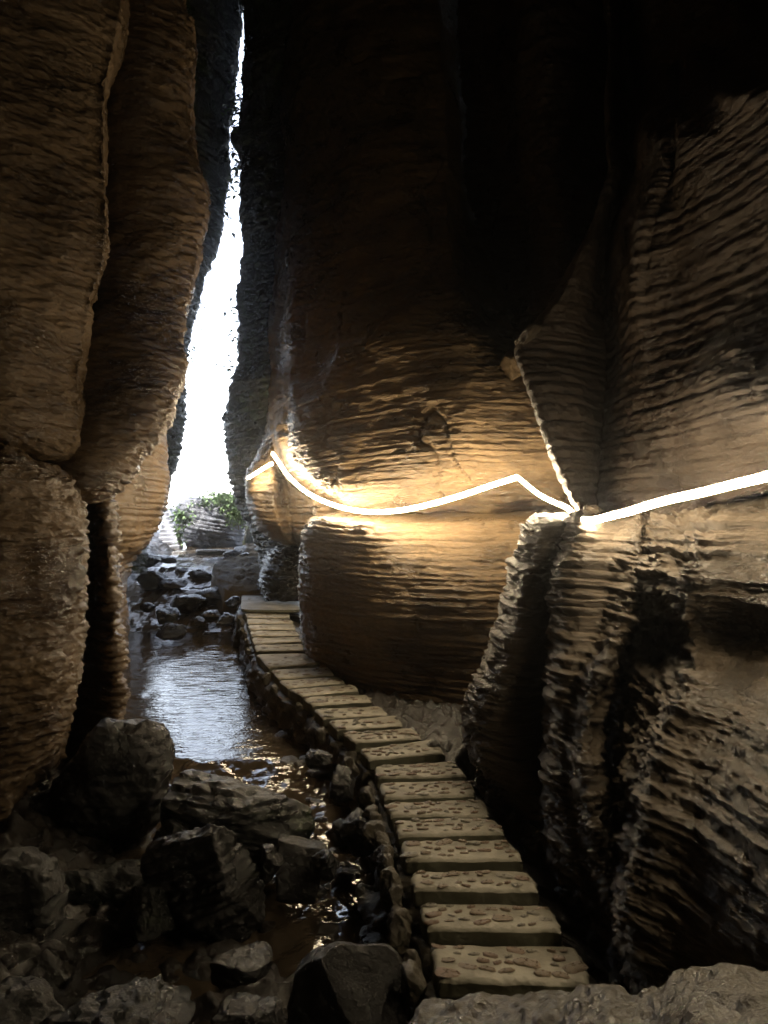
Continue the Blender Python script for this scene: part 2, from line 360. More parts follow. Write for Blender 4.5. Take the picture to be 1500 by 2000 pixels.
# L3: second buttress
rows = []
for y, l, r, Y in [(-500, 215, 330, 8.6), (-150, 205, 350, 8.2), (0, 200, 362, 8.0), (80, 195, 376, 7.9), (250, 185, 382, 7.8), (400, 180, 402, 7.7), (460, 175, 396, 7.6), (540, 150, 386, 7.5), (620, 130, 372, 7.4), (700, 120, 362, 7.2), (770, 105, 338, 7.0), (830, 100, 318, 6.8), (880, 90, 286, 6.6), (925, 85, 256, 6.5), (955, 85, 232, 6.5), (972, 85, 205, 6.7), (985, 85, 190, 7.2)]:
    w = r-l
    Y = Y-1.15
    rows.append([(l-60, y, Y-.35), (l, y, Y-.42), (l+.22*w, y, Y-.5), (l+.5*w, y, Y-.5), (l+.78*w, y, Y-.38), (l+.95*w, y, Y-.2), (r, y, Y-.02), (r-6, y, Y+.7), (r-50, y, Y+2)])
wall(rock('rock_buttress', rows, M['left'], sp=.07, amp=.018, rough=.016, lump=.06, seed=41, px=2.4, rc=[.5, .5, .5, .7, 1.1, 1.5, 1.2, 1, 1], dip=(.25, 0), warp=.6),
     'tall brown buttress with a rough overhanging foot, second from the left edge', 'rock buttress')
# L4 knobby pillar under it
rows = []
for y, l, r, Y in [(935, 150, 185, 6.2), (955, 135, 205, 6.05), (985, 140, 214, 6.0), (1030, 150, 216, 6.05), (1080, 150, 222, 6.1), (1130, 150, 227, 6.15), (1200, 148, 232, 6.2), (1260, 145, 237, 6.2), (1320, 140, 240, 6.2), (1370, 135, 240, 6.15), (1430, 125, 236, 6.1), (1500, 115, 235, 6.0), (1600, 110, 240, 5.9)]:
    w = r-l
    Y -= .5
    rows.append([(l-70, y, Y+.8), (l-20, y, Y+.5), (l+.05*w, y, Y+.4), (l+.55*w, y, Y+.08), (l+.85*w, y, Y-.08), (r, y, Y+.1), (r-4, y, Y+.6), (r-40, y, Y+1.6)])
wall(rock('rock_pillar', rows, M['left'], sp=.07, amp=.04, rough=.03, lump=.04, seed=47, px=2.4, rc=[.4, .4, .5, 1, 1.5, 1.4, 1, 1]),
     'narrow knobbly rock pillar rising from the pool beside the left wall', 'rock pillar')
# L2 nearest left, upper
rows = []
for y, r, Y in [(-550, 262, 6.2), (-150, 250, 5.8), (0, 244, 5.6), (120, 222, 5.5), (200, 212, 5.4), (320, 214, 5.3), (440, 214, 5.2), (520, 206, 5.15), (600, 178, 5.1), (680, 168, 5.05), (760, 160, 5.0), (840, 152, 4.9), (870, 146, 4.9), (898, 136, 5.0), (915, 110, 5.25), (925, 90, 5.6)]:
    t = max(0, min(1, (945-y)/120)); low = (y > 800)
    rows.append([(-420, y-(40 if low else 0), Y-1.9), (-200, y-(40 if low else 0), Y-1.3), (-60, y-(45 if low else 0), Y-.75), (30, y-(30 if low else 0), Y-.5), (r*.62, y-(8 if low else 0), Y-.28), (r*.9, y, Y-.1), (r, y, Y+.02), (r-3, y, Y+.6), (r-60, y, Y+1.8)])
wall(rock('rock_wall', rows, M['left'], sp=.06, amp=.012, rough=.017, lump=.05, seed=53, px=2.4, rc=[.8, .8, .8, .9, .9, .9, .9, .8, 1], dip=(.5, 0)),
     'big rough brown wall filling the upper left corner above the long ledge crack')
# L1 nearest left, lower with strong strata
rows = []
for y, r, Y in [(884, 60, 5.9), (900, 95, 5.3), (918, 122, 4.95), (955, 150, 4.75), (1010, 162, 4.7), (1080, 166, 4.75), (1150, 166, 4.7), (1220, 163, 4.7), (1300, 156, 4.7), (1360, 147, 4.75), (1420, 134, 4.85), (1480, 112, 5.0), (1540, 80, 5.1), (1600, 50, 5.2), (1700, 40, 5.3)]:
    up = 1 if y < 1000 else 0
    rows.append([(-420, y-45*up, Y-1.9), (-200, y-42*up, Y-1.35), (-60, y-38*up, Y-.9), (20, y-26*up, Y-.72), (r*.62, y-10*up, Y-.52), (r*.9, y, Y-.28), (r, y, Y), (r-6, y, Y+.6), (r-60, y, Y+1.8)])
wall(rock('rock_wall', rows, M['left'], sp=.07, amp=.034, rough=.020, lump=.03, seed=59, px=2.1, rc=[1, 1, 1, 1, 1, 1.1, 1, 1, 1]),
     'layered brown wall at the left edge below the long ledge crack, beside the dark boulders')

# R1 upper central bulge
rows = []
#   y,    left px, YL,   mid ridge px, Ymid, right px, YR, recess
spec = [(-500, 540, 13.4, 840, 12.0, 900, 12.5), (-150, 535, 13.0, 840, 11.0, 900, 12.0), (0, 532, 12.8, 845, 10.6, 905, 11.6), (150, 530, 12.6, 850, 10.0, 900, 11.2),
        (300, 528, 12.4, 858, 9.3, 905, 10.6), (420, 526, 12.1, 862, 8.7, 910, 10.1), (520, 524, 11.8, 868, 8.0, 925, 9.3), (600, 522, 11.5, 880, 7.4, 960, 8.6), (660, 520, 11.4, 890, 7.0, 985, 7.9), (710, 520, 11.3, 895, 6.85, 1030, 7.3),
        (760, 520, 11.2, 890, 6.75, 1070, 6.9), (820, 520, 11.1, 885, 6.7, 1100, 6.7), (870, 524, 11.0, 880, 6.7, 1130, 6.6), (915, 540, 10.8, 880, 6.75, 1150, 6.6), (945, 560, 10.4, 880, 6.85, 1165, 6.65),
        (968, 590, 10.1, 880, 7.0, 1175, 6.75), (990, 630, 9.8, 880, 7.2, 1180, 6.9), (1004, 640, 9.9, 880, 7.6, 1180, 7.3), (1010, 640, 10.4, 880, 8.2, 1180, 8.0)]
for y, l, YL, m, Ym, r, YR in spec:
    dy = 14 if 930 < y < 1000 else 0
    def yy(k): return y-(dy*k)
    rows.append([(l-10, y, YL+2.4), (l-8, y, YL+1.5), (l+.12*(m-l), yy(.4), YL-.35*(YL-Ym)), (l+.35*(m-l), y, Ym+.42*(YL-Ym)-.25), (l+.65*(m-l), y, Ym+.16*(YL-Ym)-.1), (m, y, Ym),
                 (m+.4*(r-m), yy(.3), Ym+.12*(YR-Ym)), (m+.8*(r-m), yy(1), Ym+.6*(YR-Ym)), (r, yy(1.3), YR), (r+60, yy(1.4), YR+.6), (r+160, yy(1.4), YR+1.0)])
wall(rock('rock_bulge', rows, M['bulge'], sp=.07, amp=.032, rough=.012, lump=.06, seed=61, px=2.3, warp=.6, rc=[.6, .8, 1, .9, .8, 1, 1.2, 1.2, 1, 1, 1], crack=1),
     'huge overhanging layered bulge in the middle with the glowing rope along its foot', 'rock bulge')
# R0: left continuation under the bulge
rows = []
for y, l, YL, r, YR in [(850, 520, 12.2, 600, 10.6), (895, 500, 12.0, 612, 10.2), (925, 486, 11.8, 640, 9.9), (950, 482, 11.6, 655, 9.7), (985, 484, 11.4, 660, 9.5), (1015, 494, 11.2, 660, 9.5), (1040, 510, 11.3, 650, 9.6), (1056, 530, 11.6, 640, 9.9), (1066, 560, 12.2, 630, 10.6), (1070, 580, 12.8, 625, 11.4)]:
    w = r-l
    rows.append([(l+10, y, YL+2), (l, y, YL), (l+.22*w, y, YL-.55), (l+.33*w, y, YL-.6), (l+.42*w, y, YL-.25), (l+.50*w, y, YL-.5), (l+.7*w, y, YR+.25), (l+.85*w, y, YR), (r, y, YR+.1), (r+60, y, YR+.6)])
wall(rock('rock_bulge', rows, M['bulge'], sp=.075, amp=.04, rough=.016, lump=.04, seed=67, px=2.0),
     'smaller rounded layered rock under the left end of the glowing rope', 'rock bulge')
# low dark wall in the undercut right of the path
rows = []
for y, l, YL in [(1050, 600, 12.4), (1062, 545, 12.3), (1080, 528, 12.2), (1100, 520, 12.1), (1120, 514, 12.0), (1140, 506, 11.9), (1155, 512, 11.8), (1175, 516, 11.8)]:
    rows.append([(l+10, y, YL+1.6), (l, y, YL), (l+18, y, YL-.4), (l+50, y, YL-.6), (l+90, y, YL-.7), (l+140, y, YL-.8)])
wall(rock('rock_shelf', rows, M['dark'], sp=.08, amp=.06, rough=.03, lump=.05, seed=71, px=1.6),
     'low black layered rock in the recess beside the far end of the slab walkway', 'rock shelf')
# R1b lower drum
rows = []
for y, l, YL, Ym, YR in [(992, 700, 10.2, 8.1, 7.6), (1004, 650, 9.6, 7.6, 7.1), (1016, 612, 8.8, 7.15, 6.85), (1040, 598, 8.4, 6.95, 6.75), (1090, 594, 8.2, 6.8, 6.65), (1150, 592, 8.1, 6.72, 6.6), (1210, 594, 8.15, 6.7, 6.6), (1260, 600, 8.2, 6.75, 6.6), (1300, 612, 8.2, 6.8, 6.6), (1340, 650, 8.0, 6.8, 6.6), (1380, 700, 7.7, 6.8, 6.55), (1410, 745, 7.4, 6.85, 6.6), (1445, 790, 7.3, 6.9, 6.6), (1500, 830, 7.3, 7.0, 6.6)]:
    m = max(l+120, 830)
    rows.append([(l+60, y, YL+2.6), (l+10, y, YL+.9), (l, y, YL), (l+.15*(m-l), y, YL-.45*(YL-Ym)), (l+.5*(m-l), y, Ym+.25*(YL-Ym)-.08), (m, y, Ym), (m+110, y, .5*Ym+.5*YR-.1), (1060, y, YR), (1180, y, YR+.1), (1300, y, YR+.7)])
wall(rock('rock_bulge', rows, M['bulge'], sp=.062, amp=.036, rough=.010, lump=.035, seed=73, px=1.9, warp=.45, rc=[1, 1.3, 1.5, 1.1, 1, .8, .8, .8, .8, .8]),
     'barrel shaped layered rock below the glowing rope beside the middle of the walkway', 'rock bulge')

# M1 dark recess column between bulge and right wall, upper
rows = []
for y, l, r, Y in [(-500, 1000, 1200, 8.6), (0, 1008, 1180, 8.2), (200, 1016, 1170, 8.0), (350, 1030, 1180, 7.8), (450, 1050, 1190, 7.6), (540, 1060, 1180, 7.4), (600, 1045, 1160, 7.2), (660, 1010, 1140, 7.3), (700, 1000, 1120, 7.8)]:
    w = r-l
    rows.append([(l-120, y, Y+2.5), (l-20, y, Y+1.2), (l, y, Y+.4), (l+.3*w, y, Y-.1), (l+.6*w, y, Y-.1), (r, y, Y+.2), (r+80, y, Y+.5)])
wall(rock('rock_wall', rows, M['right'], sp=.09, amp=.03, rough=.03, lump=.1, seed=79, px=3.4),
     'shadowed rock column high up between the central bulge and the right wall')
# R5 upper right wall
rows = []
spec = [(-560, 1170, 7.4), (-150, 1175, 7.0), (0, 1180, 6.8), (180, 1185, 6.6), (330, 1190, 6.4), (450, 1150, 6.3), (560, 1095, 6.1), (640, 1040, 6.0), (685, 1008, 5.9), (730, 1022, 5.75), (790, 1046, 5.6), (850, 1066, 5.45), (900, 1084, 5.35), (950, 1104, 5.25), (985, 1120, 5.2), (1004, 1135, 5.25), (1014, 1150, 5.5)]
yy_ = [-560, -300, -150, -60, 0, 50, 100, 140, 180, 220, 260, 300, 330, 370, 450]+[q[0] for q in spec if q[0] > 450]
spec = [(y, np.interp(y, [q[0] for q in spec], [q[1] for q in spec]), np.interp(y, [q[0] for q in spec], [q[2] for q in spec])) for y in yy_]
for y, e, Y in spec:
    k = max(0, min(1, (y-850)/140)); s = 1
    def up(a): return y-k*a
    back = 0; bel = math.exp(-((y-780)/130)**2)
    va = max(e+42, float(np.interp(y, [300, 500, 600, 700, 800, 985], [1190, 1178, 1182, 1192, 1184, 1166])))
    r = [(e+34, y, Y+2.2), (e+6, y, Y+.9), (e, y, Y), (e+.2*(va-e), y, Y-.16), (e+.6*(va-e), up(4), Y-.02), (va, up(6), Y+.38), (va+40, up(8), 5.0), (va+90, up(10), 4.78-.12*bel), (1330, up(16), 4.62-.3*bel), (1420, up(36), 4.2-.42*bel), (1520, up(60), 3.8-.52*bel), (1680, up(110), 3.2-.55*bel), (1950, up(190), 2.5-.5*bel), (2700, up(400), 1.7+back)]
    r = [(x, yv, Yv+1.9*float(sstep(0, 110, np.array(350-(x-1180)*.69-yv)))*(1 if x > 1240 else .3)) for x, yv, Yv in r]
    rows.append(r)
wall(rock('rock_wall', rows, M['right'], sp=.08, amp=.030, rough=.013, lump=.04, seed=83, px=2.5, warp=.6, rc=[.5, .2, .12, .8, .6, .4, .8, .9, .6, .6, .7, .8, 1, 1], mx=(700, 800)),
     'massive grey brown wall at the upper right leaning in above the glowing rope')
# shelf on which the right length of rope lies, closing the gap behind fins
# R2 fin
rows = []
for y, l, r, Y in [(1000, 1075, 1120, 5.6), (1006, 1052, 1130, 5.25), (1018, 1032, 1134, 5.05), (1040, 1018, 1128, 4.95), (1080, 1006, 1112, 4.9), (1140, 990, 1100, 4.85), (1200, 972, 1094, 4.8), (1260, 955, 1090, 4.75), (1320, 928, 1088, 4.7), (1370, 908, 1086, 4.65), (1410, 902, 1086, 4.62), (1450, 910, 1088, 4.6), (1500, 935, 1090, 4.5), (1550, 975, 1094, 4.4), (1600, 1020, 1100, 4.35), (1640, 1050, 1110, 4.35), (1720, 1060, 1120, 4.4)]:
    w = r-l
    rows.append([(l+60, y, Y+1.4), (l+8, y, Y+.75), (l, y, Y+.45), (l+.12*w, y, Y+.2), (l+.38*w, y, Y), (l+.7*w, y, Y-.03), (l+.93*w, y, Y+.15), (r, y, Y+.28), (r+2, y, Y+.9)])
wall(rock('rock_fin', rows, M['fin'], sp=.058, amp=.034, rough=.016, lump=.03, seed=89, px=2.2, rc=[1, 1.5, 1.8, 1.5, .5, .5, .8, 1, 1]),
     'leaning layered rock fin with a rounded top just left of the rope junction', 'rock fin')
# R3 fin / flute with lit face
rows = []
for y, l, c, Y in [(998, 1150, 1235, 5.0), (1006, 1136, 1240, 4.6), (1016, 1126, 1250, 4.45), (1050, 1118, 1246, 4.35), (1100, 1100, 1240, 4.28), (1150, 1092, 1236, 4.22), (1200, 1088, 1225, 4.15), (1240, 1086, 1205, 4.1), (1290, 1084, 1180, 4.02), (1340, 1080, 1160, 3.95), (1400, 1076, 1146, 3.9), (1470, 1072, 1140, 3.8), (1540, 1072, 1145, 3.7), (1600, 1076, 1156, 3.6), (1660, 1086, 1172, 3.5), (1720, 1110, 1190, 3.4), (1790, 1150, 1208, 3.3), (1850, 1185, 1220, 3.25), (1920, 1200, 1235, 3.2), (2000, 1210, 1240, 3.1)]:
    w = c-l
    l -= 14
    rows.append([(l+10, y, Y+1.2), (l, y, Y+.55), (l+.15*w, y, Y+.28), (l+.45*w, y, Y+.16), (l+.8*w, y, Y+.1), (c, y, Y-.12), (c+22, y, Y-.02), (c+45, y, Y+.4), (c+60, y, Y+1.1)])
wall(rock('rock_fin', rows, M['fin'], sp=.058, amp=.04, rough=.02, lump=.03, seed=97, px=2.2, rc=[1, 1, 1.3, .7, .8, 1.8, 1.6, 1, 1]),
     'tall fluted rock fin brightly lit at its top, right of the leaning fin', 'rock fin')
# R4 right lower wall, crest then face running toward the viewer
rows = []
spec = [(984, 1330, 1400, 4.2), (992, 1300, 1398, 3.95), (1004, 1272, 1392, 3.85), (1030, 1258, 1380, 3.78), (1070, 1252, 1362, 3.72), (1110, 1248, 1348, 3.66), (1150, 1244, 1338, 3.6), (1190, 1240, 1332, 3.6), (1235, 1236, 1345, 3.66), (1270, 1230, 1352, 3.6), (1320, 1228, 1340, 3.45), (1380, 1226, 1318, 3.32), (1450, 1218, 1296, 3.22), (1530, 1210, 1268, 3.12), (1600, 1206, 1246, 3.06), (1680, 1204, 1230, 3.02), (1760, 1208, 1226, 2.96), (1840, 1216, 1236, 2.9), (1920, 1228, 1262, 2.85), (2050, 1240, 1290, 2.7)]
for y, l, c, Y in spec:
    k = max(0, min(1, (1150-y)/160)); hol = math.exp(-((y-1235)/62)**2)
    rows.append([(l-6, y, Y+1.3), (l, y, Y+.62), (l+.35*(c-l), y, Y+.32+.3*hol), (l+.75*(c-l), y, Y+.12+.3*hol), (c, y, Y), (c+30, y-4*k, Y-.06+.05*hol), (c+100, y-14*k, Y-.16+.05*hol), (c+180, y-30*k, Y-.34-.1*k), (c+290, y-56*k, Y-.56-.25*k), (c+450, y-95*k, Y-.82-.3*k), (c+750, y-170*k, Y-1.2-.3*k), (c+1500, y-330*k, Y-1.7)])
wall(rock('rock_wall', rows, M['fin'], sp=.075, amp=.05, rough=.022, lump=.02, seed=101, px=2.2, warp=.35, rc=[1, 1.2, 1.5, 1.7, 1.5, .8, .5, .45, .45, .45, .5, .5], mx=(700, 700)),
     'near right wall of bold wavy layers coming towards the viewer below the rope')
# the ledge floor in the rope crack on the right (closes the crack between upper and lower walls)
rows = []
for t, dY in ((0, 1.5), (.5, .8), (1, .1)):
    rows.append([(1060, 1000+6*t, 6.6+dY*.3), (1110, 1006+6*t, 5.5+dY*.6), (1160, 1010+6*t, 4.9+dY), (1240, 1010+6*t, 4.5+dY), (1330, 998+4*t, 4.1+dY), (1400, 982+4*t, 3.9+dY), (1500, 958, 3.5+dY), (1620, 930, 3.1+dY), (1900, 860, 2.5+dY), (2700, 700, 1.7+dY)])
wall(rock('rock_ledge', rows, M['fin'], sp=.05, amp=.03, rough=.02, lump=.03, seed=103, px=3, away=(0, 2, 6)),
     'narrow bright ledge along the crack that carries the right length of rope', 'rock ledge')
# wedged stones
def ico(sub):
    bm = bmesh.new(); bmesh.ops.create_icosphere(bm, subdivisions=sub, radius=1)
    V = np.array([v.co[:] for v in bm.verts]); F = [[v.index for v in f.verts] for f in bm.faces]; bm.free(); return V, F
ICO = {k: ico(k) for k in (2, 3, 4, 5, 6)}
def boulder_mesh(r, seed, sub=5, cuts=7, lay=0., rough=.04, power=2.4, tilt=0):
    V, F = ICO[sub]; rng = random.Random(seed)
    a = np.abs(V)+1e-6; s = (np.sum(a**power, 1))**(-1/power); W = V*s[:, None]
    for k in range(cuts):
        n = np.array([rng.gauss(0, 1), rng.gauss(0, 1), rng.gauss(0, .8)]); n /= np.linalg.norm(n); c = rng.uniform(.5, .85)
        d = W@n; o = np.maximum(0, d-c); W = W-n[None, :]*(o*.97)[:, None]
    W = W*(1+.10*fbm(V*1.3+seed, 2, seed))[:, None]
    W = W*np.array(r)
    Nn = V/np.linalg.norm(V, axis=1, keepdims=True); q = W+seed*3.1; R = float(np.mean(r))
    rid = 1-2*np.abs(fbm(q*2.6/R, 3, seed+3)); W = W+Nn*(rough*R*(rid*.8+.5*fbm(q*9/R, 3, seed+8)))[:, None]
    if lay:
        ct, stt = math.cos(tilt), math.sin(tilt); q2 = q.copy(); q2[:, 2] = q[:, 2]*ct+q[:, 0]*stt
        W = W+Nn*(lay*(strata(q2, max(.03, .16*r[2]), seed)-.5))[:, None]
    return raw_mesh('boulder', W, F)
def boulder(x0, x1, y0, y1, Y, label, mat, seed, name='boulder', cat='boulder', deep=1.0, rz=0, tilt=0, **kw):
    cx = (x0+x1)/2; rx = (x1-x0)/3000*Y; rz_ = (y1-y0)/3000*Y
    c = P(cx, (y0+y1)/2, Y+rx*deep*.6)
    sc = (Y+rx*deep*.6)/Y; rr = (rx*sc*1.03, rx*deep, rz_*sc*1.04)
    o = obj(name, boulder_mesh(rr, seed, **kw), mat); o.location = c; o.rotation_euler = (0, tilt, rz)
    if label: tag(o, label, cat)
    return o

boulder(980, 1040, 676, 750, 6.8, 'pale wedge shaped stone lodged beside the upper right wall edge', M['bulge'], 3, 'wedged_stone', 'stone', sub=4, cuts=12, power=4, tilt=.6)
boulder(995, 1066, 640, 668, 5.75, 'slim pale stone splinter bridging above the wedge shaped stone', M['fin'], 5, 'stone_splinter', 'stone', sub=4, cuts=6, tilt=-.75)
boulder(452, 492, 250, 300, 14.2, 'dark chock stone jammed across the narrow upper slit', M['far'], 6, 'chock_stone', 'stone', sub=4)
boulder(1140, 1176, 984, 1008, 4.75, 'small crumbly stone where the rope passes behind the right wall edge', M['fin'], 8, 'stone', 'stone', sub=4, cuts=9, rough=.12)

# ------------------------------------------------------------------ foreground boulders (left and bottom)
BL = [
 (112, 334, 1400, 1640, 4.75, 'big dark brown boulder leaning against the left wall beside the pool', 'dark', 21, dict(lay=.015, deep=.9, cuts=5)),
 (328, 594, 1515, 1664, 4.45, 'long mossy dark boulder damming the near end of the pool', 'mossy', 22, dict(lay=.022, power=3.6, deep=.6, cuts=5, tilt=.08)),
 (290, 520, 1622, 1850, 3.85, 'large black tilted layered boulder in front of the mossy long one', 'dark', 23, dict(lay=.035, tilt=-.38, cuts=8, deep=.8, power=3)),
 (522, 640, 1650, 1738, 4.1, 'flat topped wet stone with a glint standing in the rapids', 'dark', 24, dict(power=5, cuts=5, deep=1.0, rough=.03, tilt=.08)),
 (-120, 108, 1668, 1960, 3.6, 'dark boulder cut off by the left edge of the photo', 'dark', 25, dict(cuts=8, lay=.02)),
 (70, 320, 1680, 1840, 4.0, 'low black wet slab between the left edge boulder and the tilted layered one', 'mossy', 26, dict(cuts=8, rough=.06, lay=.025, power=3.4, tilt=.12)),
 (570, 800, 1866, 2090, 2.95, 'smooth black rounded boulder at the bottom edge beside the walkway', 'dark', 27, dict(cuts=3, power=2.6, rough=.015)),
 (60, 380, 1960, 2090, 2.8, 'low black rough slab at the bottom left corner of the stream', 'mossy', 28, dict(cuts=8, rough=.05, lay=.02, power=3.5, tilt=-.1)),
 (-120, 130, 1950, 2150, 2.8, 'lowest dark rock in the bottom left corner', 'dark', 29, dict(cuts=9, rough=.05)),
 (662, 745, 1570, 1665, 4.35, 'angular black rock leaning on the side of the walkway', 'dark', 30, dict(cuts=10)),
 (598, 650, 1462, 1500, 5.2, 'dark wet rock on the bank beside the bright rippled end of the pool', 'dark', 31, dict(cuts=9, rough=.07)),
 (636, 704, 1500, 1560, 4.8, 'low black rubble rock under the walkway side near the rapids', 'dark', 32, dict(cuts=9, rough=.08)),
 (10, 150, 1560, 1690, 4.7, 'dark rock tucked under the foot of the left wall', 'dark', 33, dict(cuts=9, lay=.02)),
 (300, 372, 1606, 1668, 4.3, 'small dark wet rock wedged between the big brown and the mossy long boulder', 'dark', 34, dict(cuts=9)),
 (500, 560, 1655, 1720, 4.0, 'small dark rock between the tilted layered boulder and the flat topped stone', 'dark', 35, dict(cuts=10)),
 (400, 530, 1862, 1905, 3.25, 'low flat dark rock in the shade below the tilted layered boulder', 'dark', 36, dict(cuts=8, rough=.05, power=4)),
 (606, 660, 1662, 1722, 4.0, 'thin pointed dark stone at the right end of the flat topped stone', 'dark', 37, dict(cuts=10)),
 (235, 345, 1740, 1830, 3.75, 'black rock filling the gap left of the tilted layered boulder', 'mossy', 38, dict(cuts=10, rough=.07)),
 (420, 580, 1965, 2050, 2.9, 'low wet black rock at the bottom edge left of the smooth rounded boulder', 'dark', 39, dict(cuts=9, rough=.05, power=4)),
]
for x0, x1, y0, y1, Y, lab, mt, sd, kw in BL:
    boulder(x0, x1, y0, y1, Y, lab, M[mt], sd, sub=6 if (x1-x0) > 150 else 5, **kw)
# stones in the cascade between pool and upper stream
CB = [
 (322, 402, 1152, 1200, 12.2, 'largest round black boulder in the cascade above the pool', 'dark', 41, {}),
 (372, 448, 1138, 1186, 12.7, 'dark boulder just behind the largest round one in the cascade', 'dark', 42, {}),
 (299, 358, 1180, 1220, 11.4, 'grey faceted boulder below the round one at the head of the pool', 'mossy', 43, dict(cuts=9)),
 (306, 370, 1208, 1248, 10.9, 'wet brown boulder standing at the upper edge of the pool', 'dark', 44, {}),
 (313, 366, 1124, 1150, 13.4, 'pale topped rock in the white water above the cascade', 'bed', 45, {}),
 (370, 418, 1112, 1126, 14.0, 'low flat brown stone surrounded by bright water', 'bed', 46, {}),
 (340, 368, 1109, 1119, 14.4, 'small brown stone left of the flat one in the bright water', 'bed', 47, {}),
 (268, 336, 1102, 1150, 13.4, 'dark mossy block at the left bank of the upper stream', 'mossy', 48, dict(cuts=9)),
 (300, 348, 1080, 1100, 14.6, 'grey rounded rock at the foot of the far left bank', 'dark', 49, {}),
 (250, 312, 1076, 1108, 13.2, 'black rubble rock at the foot of the golden wall', 'dark', 50, dict(cuts=9)),
 (412, 444, 1142, 1158, 12.9, 'small black angular rock beside the platform corner', 'dark', 51, dict(cuts=9)),
 (440, 478, 1160, 1186, 12.1, 'black angular rock against the left side of the platform', 'dark', 52, dict(cuts=9)),
 (396, 436, 1186, 1212, 11.8, 'small brown rock right of the faceted grey boulder', 'bed', 53, {}),
 (420, 462, 1190, 1222, 11.3, 'dark rock at the foot of the walkway top end', 'dark', 54, {}),
 (375, 402, 1205, 1222, 11.5, 'little brown stone behind the wet brown boulder', 'bed', 55, {}),
 (396, 412, 1232, 1242, 11.0, 'tiny dark stone poking out of the pool head', 'dark', 56, {}),
 (274, 304, 1172, 1196, 11.8, 'small dark rock left of the largest round boulder', 'dark', 57, {}),
 (560, 594, 1144, 1160, 11.7, 'small dark stone in the corner behind the platform', 'dark', 58, {}),
 (405, 470, 1085, 1108, 15.2, 'broad dark flagstone tilted in the upper stream', 'dark', 59, dict(power=4)),
 (438, 478, 1074, 1090, 15.0, 'narrow pale flagstone pointing at the exit boulder', 'bed', 60, dict(power=4, tilt=-.3)),
 (466, 490, 1078, 1090, 14.6, 'small white stone right of the pale flagstone', 'ledge', 61, {}),
 (352, 404, 1092, 1102, 15.4, 'flat pale stone in the shallow upper stream', 'ledge', 62, {}),
 (333, 372, 1075, 1084, 16.6, 'flat pale slab at the foot of the far steps', 'ledge', 63, dict(power=4)),
 (498, 512, 1072, 1079, 14.9, 'small pale stone at the far bend of the path', 'ledge', 64, {}),
]
for x0, x1, y0, y1, Y, lab, mt, sd, kw in CB:
    kw = {'cuts': 9, 'rough': .07, **kw}
    boulder(x0, x1, y0+.22*(y1-y0)*(y1-y0 > 18), y1, Y, lab, M[mt], sd, sub=4, **kw)
# rubble along the dark bank below the walkway
rng = random.Random(4)
def loose_stones():
    V0, F0 = ICO[2]; V = []; F = []; n = 0
    spots = []
    for k in range(900):
        Y = rng.uniform(2.6, 13.5); cx = np.interp(Y, CY, CX); cw = np.interp(Y, CY, CW)
        if rng.random() < .55: x = cx+cw+rng.uniform(-.15, .55)
        elif rng.random() < .5: x = cx-cw-rng.uniform(-.2, .6)
        else: x = cx+rng.uniform(-1, 1)*cw
        if 5.9 < Y < 11.5 and abs(x-cx) < cw*.9: continue
        spots.append((x, Y))
    xs = np.array([s[0] for s in spots]); ys = np.array([s[1] for s in spots]); zs = terrain_z(xs, ys)
    for (x, Y), z in zip(spots, zs):
        s = rng.uniform(.018, .07)*(1 if rng.random() < .85 else 1.7)
        sc = np.array([s*rng.uniform(.8, 1.5), s*rng.uniform(.8, 1.3), s*rng.uniform(.5, .9)])
        W = V0*sc*(1+.18*fbm(V0*1.6+n*.37, 2, n % 97))[:, None]
        V.append(W+np.array([x, Y, z+s*.2])); F += [[i+n for i in f] for f in F0]; n += len(V0)
    return raw_mesh('pebbles', np.concatenate(V), F)
tag(obj('pebbles', loose_stones(), M['bed']), 'small wet stones scattered over the stream bed and banks', 'pebbles', kind='stuff')

# ------------------------------------------------------------------ slab walkway
# per slab: front-left, front-right (x, y), back-left, back-right (x, y), distance of front edge
SL = [
 ((855, 1912), (1158, 1919), (840, 1839), (1127, 1842), 3.00), ((828, 1811), (1103, 1818), (820, 1759), (1073, 1765), 3.30),
 ((807, 1736), (1055, 1738), (800, 1699), (1031, 1699), 3.56), ((788, 1677), (1023, 1677), (780, 1639), (993, 1637), 3.79),
 ((775, 1631), (988, 1626), (767, 1599), (969, 1597), 4.04), ((759, 1594), (959, 1591), (753, 1565), (943, 1559), 4.27),
 ((747, 1556), (932, 1554), (740, 1527), (920, 1523), 4.53), ((735, 1518), (914, 1513), (730, 1494), (887, 1484), 4.83),
 ((718, 1482), (870, 1468), (702, 1460), (850, 1443), 5.13), ((693, 1450), (824, 1439), (667, 1430), (810, 1420), 5.44),
 ((657, 1425), (790, 1415), (638, 1407), (775, 1397), 5.71), ((632, 1401), (758, 1394), (613, 1384), (743, 1378), 6.00),
 ((608, 1377), (729, 1370), (588, 1362), (717, 1356), 6.33), ((587, 1358), (702, 1348), (563, 1346), (692, 1336), 6.63),
 ((560, 1342), (675, 1333), (542, 1328), (663, 1322), 6.90), ((542, 1324), (654, 1317), (528, 1307), (642, 1302), 7.20),
 ((525, 1303), (630, 1295), (498, 1277), (602, 1275), 7.62), ((500, 1270), (597, 1269), (496, 1259), (592, 1257), 8.30),
 ((495, 1256), (592, 1253), (491, 1244), (586, 1244), 8.68), ((490, 1241), (585, 1241), (487, 1232), (580, 1231), 9.05),
 ((487, 1229), (578, 1229), (484, 1220), (575, 1219), 9.45), ((483, 1217), (574, 1217), (481, 1208), (569, 1209), 9.90),
 ((481, 1205), (567, 1207), (478, 1197), (565, 1196), 10.35), ((470, 1189), (586, 1190), (472, 1156), (592, 1155), 10.70)]
